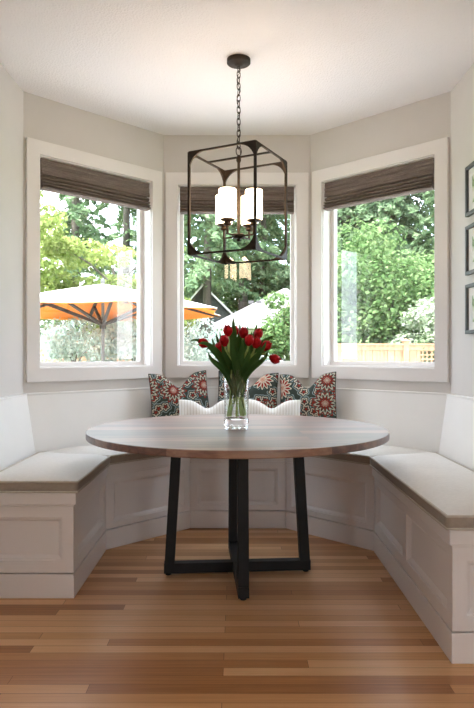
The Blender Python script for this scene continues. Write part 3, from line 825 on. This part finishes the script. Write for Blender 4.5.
for k in range(4):
    a = AA+k*PI/2; d = V((math.cos(a), math.sin(a), 0)); c = V((LX, LY, 0))+d*.100
    mb = MB(); mb.bar(V((LX, LY, zh))+d*.03, V((LX, LY, zh))+d*.105, .010, .008); mb.bar(upz(c, zh-.004), upz(c, zs0-.020), .010, .010, d)
    arm = obj('lamp_arm', mb, M['cup'], pt, bevel=.001)
    obj('candle_cup', MB().lathe([(.012, zs0-.034), (.020, zs0-.030), (.022, zs0-.022), (.014, zs0-.016), (.036, zs0-.008), (.040, zs0-.001), (.036, zs0), (.012, zs0)], (c.x, c.y, 0), 24), M['cup'], arm)
    hs = .158; rs = .046
    sh_ = obj('lamp_shade', MB().lathe([(.030, zs0+.001), (rs-.002, zs0+.002), (rs, zs0+.006), (rs, zs0+hs-.003), (rs-.002, zs0+hs), (rs-.004, zs0+hs-.003), (rs-.004, zs0+.008), (.028, zs0+.006)], (c.x, c.y, 0), 32, caps=False), M['lampglass'], pt)
    li = bpy.data.lights.new('bulb_light', 'POINT'); li.energy = .35; li.color = (1, .75, .5); li.shadow_soft_size = .02
    lo = bpy.data.objects.new('bulb_light', li); COL.objects.link(lo); lo.location = (c.x-LX, c.y-LY, zs0+hs+.03-1.675); lo.parent = pt; lo['kind'] = 'helper'

# ------------------------------------------------------------------ pictures on the right wall
PL = ['grey framed botanical print, topmost of the three on the side wall', 'grey framed botanical print, middle of the three on the side wall', 'grey framed botanical print, lowest of the three on the side wall']
for k, (z1, z0) in enumerate(((2.195, 1.917), (1.863, 1.590), (1.537, 1.262))):
    x = W[4].x; y1 = 3.53; y0 = y1-.275
    t = thing('picture_frame', PL[k], 'picture', (x, (y0+y1)/2, (z0+z1)/2), None, 'framed prints on the side wall')
    fr = lambda s, z, d: V((x-d, y0+s, z))
    obj('frame', rect_ring(MB(), fr, 0, .275, z0, z1, .02, .001, .024), M['frame'], t, bevel=.002)
    obj('mat_board', rect_ring(MB(), fr, .019, .256, z0+.019, z1-.019, .045, .004, .009), M['mat'], t)
    obj('print', MB().box(x-.006, x-.003, y0+.05, y1-.05, z0+.05, z1-.05), M['print'], t)
    obj('back_panel', MB().box(x-.003, x-.001, y0+.015, y1-.015, z0+.015, z1-.015), M['mat'], t)

# ------------------------------------------------------------------ garden
GZ = -.45
def gground(name, poly, z0, z1, m): return obj(name, MB().prism(poly, z0, z1), m, kind='structure')
gground('ground', [(-60, -30), (60, -30), (60, 70), (-60, 70)], GZ-.2, GZ, M['lawn'])
gground('patio_ground', [(-8, 4.0), (8, 4.0), (8, 10.5), (-8, 10.5)], GZ, GZ+.03, M['concrete'])
gground('terrace_ground', [(-14, -14), (3, -14), (3, 3.0), (-14, 3.0)], GZ, GZ+.03, M['concrete'])

# patio umbrella
ux, uy = -1.92, 9.0; zr, zp = 1.75, 2.15; ur = 1.80
um = thing('patio_umbrella', 'large orange patio umbrella with sunlit pale top standing open in the garden', 'umbrella', (ux, uy, GZ+.03))
SEG = 8; off = PI/8
def canopy(z_off, rs=1.0, sub=6):
    mb = MB(); rings = []
    for i in range(sub+1):
        s = max(i/sub, .012); row = []
        for k in range(SEG):
            for q in range(4):
                a0 = off+2*PI*k/SEG; a1 = off+2*PI*(k+1)/SEG; f = q/4
                p = V((math.cos(a0), math.sin(a0), 0))*(1-f)+V((math.cos(a1), math.sin(a1), 0))*f
                sag = .04*math.sin(PI*f)*s
                row.append(V((ux+p.x*ur*rs*s*(1-sag), uy+p.y*ur*1.2*rs*s*(1-sag), zp+z_off-(zp-zr)*s*(1+.12*(s-1)) - sag*.5)))
        rings.append(row)
    mb.loft(rings, True, False, True); return mb
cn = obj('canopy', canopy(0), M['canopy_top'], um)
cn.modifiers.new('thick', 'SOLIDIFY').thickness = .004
ln_ = obj('canopy_underside', canopy(-.012, .998), M['orange'], um)
obj('pole', MB().lathe([(.024, GZ+.09), (.024, zp+.02)], (ux, uy, 0), 16), M['greymetal'], um)
obj('base', MB().lathe([(.28, GZ+.03), (.28, GZ+.07), (.05, GZ+.10), (.04, GZ+.30), (.03, GZ+.30)], (ux, uy, 0), 24), M['greymetal'], um)
obj('finial', MB().lathe([(.02, zp+.0), (.035, zp+.03), (.03, zp+.06), (.008, zp+.09)], (ux, uy, 0), 12), M['greymetal'], um)
obj('runner', MB().lathe([(.045, zr-.24), (.05, zr-.20), (.045, zr-.10)], (ux, uy, 0), 12), M['ribwood'], um)
for k in range(SEG):
    a = off+2*PI*k/SEG; d = V((math.cos(a), math.sin(a)*1.2, 0)); c = V((ux, uy, 0))
    rb = obj('rib', MB().bar(c+d*.04+V((0, 0, zp-.04)), c+d*ur*.985+V((0, 0, zr-.02)), .045, .03), M['ribwood'], um)
    obj('strut', MB().bar(c+d*.045+V((0, 0, zr-.17)), c+d*ur*.52+V((0, 0, zr+(zp-zr)*.44-.03)), .04, .03), M['ribwood'], rb)

# foliage
def leaves_mesh(name, pts, nrm, size, rng, elong=1.6):
    """one small bent leaf blade (diamond) at each point"""
    n = len(pts)
    nrm = nrm+rng.normal(0, .55, (n, 3)); nrm /= np.linalg.norm(nrm, axis=1)[:, None]
    t = rng.normal(0, 1, (n, 3)); t -= (t*nrm).sum(1)[:, None]*nrm; t /= np.linalg.norm(t, axis=1)[:, None]
    b = np.cross(nrm, t); s = (size*rng.uniform(.6, 1.3, n))[:, None]
    v = np.stack([pts-t*s*elong*.5, pts-b*s*.5+nrm*s*.12, pts+t*s*elong*.5, pts+b*s*.5+nrm*s*.12], 1).reshape(-1, 3)
    me = bpy.data.meshes.new(name)
    me.vertices.add(4*n); me.vertices.foreach_set('co', v.astype(np.float32).ravel())
    me.loops.add(4*n); me.loops.foreach_set('vertex_index', np.arange(4*n, dtype=np.int32))
    me.polygons.add(n); me.polygons.foreach_set('loop_start', np.arange(0, 4*n, 4, dtype=np.int32)); me.polygons.foreach_set('loop_total', np.full(n, 4, dtype=np.int32))
    me.update(calc_edges=True)
    return me
def clump_points(rng, clumps, per, flat=.6):
    P_, Q_ = [], []
    for c, r in clumps:
        d = rng.normal(0, 1, (per, 3)); d /= np.linalg.norm(d, axis=1)[:, None]
        rad = rng.uniform(.55, 1.0, per)[:, None]*r
        P_.append(np.array(c)+d*rad*np.array([1, 1, flat])); Q_.append(d*.7+np.array([0, 0, .6]))
    return np.concatenate(P_), np.concatenate(Q_)
def broad_crown(rng, h0, h1, rad, nclump, cr, per, size, flat=.6):
    cl = []
    for _ in range(nclump):
        while True:
            p = rng.uniform(-1, 1, 3)
            r2 = np.linalg.norm(p)
            if .35 < r2 < 1: break
        z = h0+(h1-h0)*(p[2]*.5+.5)
        cl.append(((p[0]*rad, p[1]*rad, z), cr*rng.uniform(.65, 1.25)))
    pts, nr = clump_points(rng, cl, per, flat)
    return leaves_mesh('crown', pts, nr, size, rng), cl
def conifer_crown(rng, h0, h1, rad, nb, size):
    P_, Q_ = [], []
    for k in range(nb):
        f = rng.uniform(0, 1)**.9; z = h0+(h1-h0)*f; ln = rad*(1-f)**.8*rng.uniform(.75, 1.1)+.25; a = rng.uniform(0, 2*PI)
        m = int(26+46*ln); s = rng.uniform(.12, 1, m)**.8
        out = np.array([math.cos(a), math.sin(a), 0]); sd = np.array([-math.sin(a), math.cos(a), 0])
        w = (rng.normal(0, 1, m)*.22*(.35+ln*.28)*(1.15-s))
        pts = np.array([0, 0, z])+out*(s*ln)[:, None]+sd*w[:, None]+np.array([0, 0, -1])*((s**1.6)*ln*.42+np.abs(w)*.35+rng.uniform(0, .10, m))[:, None]
        P_.append(pts); Q_.append(np.tile(out*.5+np.array([0, 0, .8]), (m, 1)))
    return leaves_mesh('crown', np.concatenate(P_), np.concatenate(Q_), size, rng, 2.2)
PROT = {}
def make_tree(kind, seed, h0, h1, rad, name, label, cat, group, loc, mat, trunk_r=.14, nclump=46, cr=.75, per=150, size=.13, stem=True):
    rng = np.random.default_rng(seed)
    t = thing(name, label, cat, loc, None, group)
    if kind == 'conifer':
        me = conifer_crown(rng, h0, h1, rad, nclump*4, size); cl = []
    else: me, cl = broad_crown(rng, h0, h1, rad, nclump, cr, per, size, .55 if kind == 'maple' else .8)
    me.materials.append(mat)
    o = bpy.data.objects.new('crown', me); COL.objects.link(o); o.parent = t; WM[o.name] = WM[t.name]
    if stem:
        mb = MB(); top = h1*.96 if kind == 'conifer' else h0+(h1-h0)*.7
        path = [V((.06*math.sin(i*1.3+seed)*(1 if kind != 'conifer' else .3), .05*math.cos(i*1.7), top*i/8)) for i in range(9)]
        mb.tube(path, [trunk_r*(1.25 if i == 0 else 1-.085*i) for i in range(9)], 10)
        tr = obj('trunk', mb, M['bark'], t, world=False)
        if cl:
            mb = MB()
            for c, r in cl[::3]:
                zz = max(.3, min(top*.9, c[2]-.5*math.hypot(c[0], c[1]))); i = int(zz/top*8); a = path[i]
                mb.tube([a, a*.5+V(c)*.5+V((0, 0, .1)), V(c)], [trunk_r*.35, trunk_r*.22, .01], 6)
            obj('branches', mb, M['bark'], tr, world=False)
    return t
def retag(t, label): t['label'] = label; return t

G1 = 'broadleaf trees beyond the patio'; G2 = 'conifers at the back of the garden'; G3 = 'shrubs in the garden'
# yellow-green maples behind the umbrella
m1 = make_tree('maple', 3, 1.2, 6.0, 2.3, 'maple_tree', 'yellow-green maple tree rising behind the umbrella, farthest to the side', 'tree', G1, (-5.9, 15.2, GZ), M['maple'], .13, 37, .60, 380, .085)
make_tree('maple', 5, 1.0, 4.9, 1.9, 'maple_tree', 'yellow-green maple tree behind the umbrella pole, next to the middle window', 'tree', G1, (-3.1, 15.6, GZ), M['maple'], .11, 25, .55, 360, .085)
make_tree('maple', 9, .8, 3.6, .85, 'maple_tree', 'low yellow-green maple at the edge of the middle window, behind the umbrella', 'tree', G1, (-2.1, 17.0, GZ), M['maple'], .08, 20, .45, 300, .08)
# conifers
CON = [(-5.3, 20.6, 0, 'dark conifer behind the big yellow-green maple in the umbrella window'),
       (-4.5, 25.5, 1, 'tall bare-trunked conifer seen between the maples above the umbrella'),
       (-.96, 20.4, 2, 'conifer whose trunk stands before the dark gable'),
       (.25, 24.5, 1, 'conifer with bare trunk straight behind the lantern in the middle window'),
       (1.05, 25.5, 2, 'conifer with bare trunk just beside the pale roof ridge in the middle window'),
       (-2.6, 28.0, 0, 'dark conifer at the back, between the maple and the grey gable'),
       (3.5, 23.0, 3, 'full conifer behind the bright green tree, highest in the fence window beside the middle window'),
       (5.3, 21.5, 3, 'full dark conifer high behind the green tree, near the fence window shade'),
       (7.2, 18.6, 3, 'full conifer with drooping boughs above the pale flowering shrub'),
       (9.8, 22.5, 3, 'dark conifer farthest to the side beyond the fence')]
CP = {}
for q, (x, y, kind, lab) in enumerate(CON):
    if kind not in CP:
        h0, h1, rad, tr, nc = [(1.0, 12.5, 1.6, .2, 60), (4.4, 14, 2.4, .22, 38), (3.9, 13.5, 2.7, .17, 50), (.6, 12.0, 2.6, .2, 170)][kind]
        CP[kind] = make_tree('conifer', 20+kind, h0, h1, rad, 'conifer_tree', lab, 'tree', G2, (x, y, GZ), M['conifer'], tr, nc, size=.10)
    else:
        retag(copy_tree(CP[kind], (x, y, GZ), (0, 0, q*1.3)), lab)
# broadleaf greens
make_tree('broad', 31, .8, 4.6, 1.9, 'broadleaf_tree', 'bright green leafy tree filling the fence window, behind the fence', 'tree', G1, (3.6, 15.6, GZ), M['green'], .12, 54, .70, 480, .075)
make_tree('broad', 33, .7, 3.6, 1.5, 'broadleaf_tree', 'rounder green tree behind the fence, next to the pale flowering shrub', 'tree', G1, (4.95, 14.6, GZ), M['green'], .10, 34, .60, 400, .072)
make_tree('broad', 35, 1.6, 5.8, 2.4, 'broadleaf_tree', 'mid-green tree at the back of the middle window, behind the lantern', 'tree', G1, (-.3, 27.5, GZ), M['green'], .14, 44, .8, 300, .11)
make_tree('broad', 36, 1.8, 5.6, 2.2, 'broadleaf_tree', 'mid-green tree behind the roof ridge in the middle window', 'tree', G1, (2.2, 29.0, GZ), M['green'], .14, 40, .8, 300, .11)
make_tree('broad', 37, .5, 2.95, .45, 'tall_shrub', 'light green upright shrub against the pale roof at the edge of the middle window', 'shrub', G3, (1.02, 13.0, GZ), M['green'], .05, 26, .30, 260, .055)
make_tree('broad', 38, .6, 2.75, .75, 'tall_shrub', 'pale cream-flecked shrub rising behind the fence post', 'shrub', G3, (4.0, 12.9, GZ), M['blossom'], .05, 30, .32, 260, .06)
# silvery bushes by the patio
SB = [(-2.75, 10.6, 'silvery bush under the umbrella, farthest to the side', 1.22), (-1.75, 10.9, 'silvery bush behind the umbrella pole', 1.25), (-.62, 10.4, 'pale silvery bush just outside the middle window, under the umbrella edge', 1.15), (.1, 11.2, 'pale silvery bush behind the tulips in the middle window', .9)]
sb0 = None
for x, y, lab, s in SB:
    if sb0 is None: t_ = sb0 = make_tree('broad', 41, .35, 1.75, .72, 'silver_shrub', lab, 'shrub', G3, (x, y, GZ), M['silver'], .03, 34, .30, 300, .04)
    else: t_ = retag(copy_tree(sb0, (x, y, GZ), (0, 0, x*3)), lab)
    t_.scale = (1, 1, s)
# flower pots
def pot(x, y, lab):
    t = thing('flower_pot', lab, 'plant pot', (x, y, GZ+.03), None, 'terracotta pots on the patio')
    obj('pot', MB().lathe([(.13, 0), (.20, .42), (.23, .43), (.23, .50), (.19, .50), (.17, .40)], (0, 0, 0), 24), M['terracotta'], t, world=False)
    obj('soil', MB().lathe([(.05, .40), (.175, .41), (.16, .43)], (0, 0, 0), 20), M['bark'], t, world=False)

# cedar fences
def fence(name, label, x0, x1, y, posts, lattice=None, top=1.36, group=None):
    t = thing(name, label, 'fence', ((x0+x1)/2, y, GZ), None, group)
    lx = lattice or x1
    mb = MB(); x = x0; i = 0
    while x < lx-.02:
        w = min(.138, lx-x); mb.box(x+.002, x+w-.002, y-.01-(i % 2)*.002, y+.01, GZ, top-.08); x += .14; i += 1
    obj('board_panel', mb, M['cedar'], t)
    if lattice:
        mb = MB(); mb.box(lx, x1, y-.01, y+.01, GZ, top-.62)
        z = top-.58
        while z < top-.09: mb.box(lx, x1, y-.012, y+.004, z, z+.03); z += .085
        x = lx+.03
        while x < x1: mb.box(x, x+.03, y-.004, y+.012, top-.62, top-.09); x += .085
        obj('lattice', mb, M['cedar'], t)
    mb = MB(); mb.box(x0, x1, y-.055, y+.055, top-.045, top-.01); mb.box(x0, x1, y-.028, y-.008, top-.14, top-.045); obj('top_rail', mb, M['cedar'], t)
    for p in posts:
        mb = MB(); mb.box(p-.05, p+.05, y-.06, y+.06, GZ, top+.03)
        po = obj('post', mb, M['cedar'], t)
        obj('post_cap', MB().add([(p-.07, y-.08, top+.03), (p+.07, y-.08, top+.03), (p+.07, y+.08, top+.03), (p-.07, y+.08, top+.03), (p, y, top+.09), (p-.07, y-.08, top+.045), (p+.07, y-.08, top+.045), (p+.07, y+.08, top+.045), (p-.07, y+.08, top+.045)], [(3, 2, 1, 0), (0, 1, 6, 5), (1, 2, 7, 6), (2, 3, 8, 7), (3, 0, 5, 8), (5, 6, 4), (6, 7, 4), (7, 8, 4), (8, 5, 4)]), M['cedar'], po)
fence('cedar_fence', 'cedar board fence with a lattice end, running behind the fence window', 1.05, 5.6, 12.0, [1.1, 3.22, 4.6], 3.5, 1.36, 'cedar fences')
fence('cedar_fence', 'cedar board fence behind the silvery bushes, beyond the umbrella', -6.4, -1.75, 12.6, [-6.3, -4.3, -1.8], None, 1.42, 'cedar fences')

# neighbouring houses
def house_gable():
    x0, x1, y0, y1 = -2.05, -.05, 21.0, 24.5; ze, za = 2.35, 3.45; xm = -1.12
    t = thing('neighbour_house', 'grey sided gable house beyond the garden, behind the edge of the umbrella', 'house', (xm, y0, GZ))
    mb = MB(); mb.prism([(x0+.1, y0), (x1-.1, y0), (x1-.1, y1), (x0+.1, y1)], GZ, ze)
    mb.loft([[V((x0+.1, y, ze)), V((x1-.1, y, ze)), V((xm, y, za-.08))] for y in (y0, y1)], True, True, False)
    obj('wall', mb, M['siding'], t)
    mb = MB()
    for xe, s in ((x0-.25, -1), (x1+.35, 1)):
        zE = ze-.28 if s < 0 else ze-.3
        ring = lambda y: [V((xm, y, za)), V((xe, y, zE)), V((xe, y, zE-.10)), V((xm, y, za-.10))]
        mb.loft([ring(y0-.35), ring(y1+.3)], True, True, False)
    obj('roof', mb, M['darkroof'], t)
    mb = MB()
    for xe, zE in ((x0-.25, ze-.28), (x1+.35, ze-.3)):
        mb.loft([[V((xm, y, za+.01)), V((xe, y, zE+.01)), V((xe, y, zE-.07)), V((xm, y, za-.07))] for y in (y0-.39, y0-.35)], True, True, False)
    obj('barge_board', mb, M['trim'], t)
house_gable()
def house_hip():
    xe0, xe1, ye0, ye1 = -.53, 1.95, 14.6, 20.3; ze = 1.87; xr0, xr1, yr, zr_ = 1.32, 1.45, 17.95, 3.02
    t = thing('neighbour_house', 'low house with a broad pale sunlit hipped roof beyond the garden', 'house', (1.2, 14.6, GZ))
    obj('wall', MB().prism([(xe0+.5, ye0+.5), (xe1-.5, ye0+.5), (xe1-.5, ye1-.5), (xe0+.5, ye1-.5)], GZ, ze), M['housewall'], t)
    A, B, C_, D = V((xe0, ye0, ze)), V((xe1, ye0, ze)), V((xe1, ye1, ze)), V((xe0, ye1, ze)); E, G = V((xr0, yr, zr_)), V((xr1, yr, zr_))
    lo = V((0, 0, -.14))
    mb = MB(); mb.add([A, B, C_, D, E, G, A+lo, B+lo, C_+lo, D+lo], [(0, 1, 5, 4), (1, 2, 5), (2, 3, 4, 5), (3, 0, 4), (6, 9, 8, 7), (0, 6, 7, 1), (1, 7, 8, 2), (2, 8, 9, 3), (3, 9, 6, 0)])
    rf = obj('roof', mb, M['roofshingle'], t)
    n = (B-A).cross(E-A).normalized(); n = n if n.z > 0 else -n
    for q in range(3):
        p = V((.37+.2*q, 16.4, 0)); p.z = ze+(p.y-ye0)/(yr-ye0)*(zr_-ze)
        obj('roof_vent', MB().box(p.x-.07, p.x+.07, p.y-.08, p.y+.08, p.z-.03, p.z+.05), M['darkroof'], rf)
    obj('gutter', MB().box(xe0, xe1, ye0-.1, ye0, ze-.12, ze-.02), M['trim'], t)
    for x in (.25,):
        w_ = obj('window', MB().box(x, x+.9, ye0+.46, ye0+.5, .2, 1.3), M['trim'], t)
        obj('pane', MB().box(x+.06, x+.84, ye0+.45, ye0+.462, .26, 1.24), M['siding'], w_)
house_hip()

# ------------------------------------------------------------------ light
w = bpy.data.worlds.new('sky_world'); SC.world = w; w.use_nodes = True
nt = w.node_tree; bg = nt.nodes['Background']
tc = N(nt, 'ShaderNodeTexCoord'); sx = N(nt, 'ShaderNodeSeparateXYZ'); L(nt, tc.outputs['Generated'], sx.inputs[0])
nz = N(nt, 'ShaderNodeTexNoise', i_Scale=3.0, i_Detail=5.0); L(nt, tc.outputs['Generated'], nz.inputs['Vector'])
r = ramp(nt, [(.42, (.64, .81, 1.0)), (.6, (.94, .97, 1.0))]); L(nt, nz.outputs[0], r.inputs[0]); L(nt, r.outputs[0], bg.inputs[0])
bg.inputs[1].default_value = 8.0

def sun(rot, e):
    li = bpy.data.lights.new('sun', 'SUN'); li.energy = e; li.angle = math.radians(.6); li.color = (1, .97, .93)
    o = bpy.data.objects.new('sun', li); COL.objects.link(o); o.rotation_euler = rot; return o
s_ = sun((0, 0, 0), 13.0)
s_.rotation_euler = V((.42, .22, -1.0)).to_track_quat('-Z', 'Y').to_euler()
# unseen point lights added behind the camera to brighten the interior
def fill_light(x, y, z, e):
    li = bpy.data.lights.new('kitchen_fill_light', 'POINT'); li.energy = e; li.color = (1, .96, .91); li.shadow_soft_size = .16
    o = bpy.data.objects.new('kitchen_fill_light', li); COL.objects.link(o); o.location = (x, y, z)
for x in (-2.4, 2.4): fill_light(x, -.6, 1.95, 9)

cam = bpy.data.cameras.new('camera'); cam.sensor_fit = 'VERTICAL'; cam.sensor_height = 36; cam.sensor_width = 24; cam.lens = F/708*36
co = bpy.data.objects.new('camera', cam); COL.objects.link(co); co.location = (0, 0, HC); co.rotation_euler = (PI/2, 0, 0)
cam.clip_start = .05; cam.clip_end = 300
SC.camera = co
SC.view_settings.view_transform = 'Standard'; SC.view_settings.look = 'None'; SC.view_settings.gamma = 1; SC.view_settings.exposure = 0
SC.view_settings.use_curve_mapping = False
cy = SC.cycles
cy.use_denoising = True; cy.max_bounces = 10; cy.diffuse_bounces = 6; cy.glossy_bounces = 4; cy.transmission_bounces = 8; cy.transparent_max_bounces = 24
cy.caustics_reflective = False; cy.caustics_refractive = False; cy.sample_clamp_indirect = 8
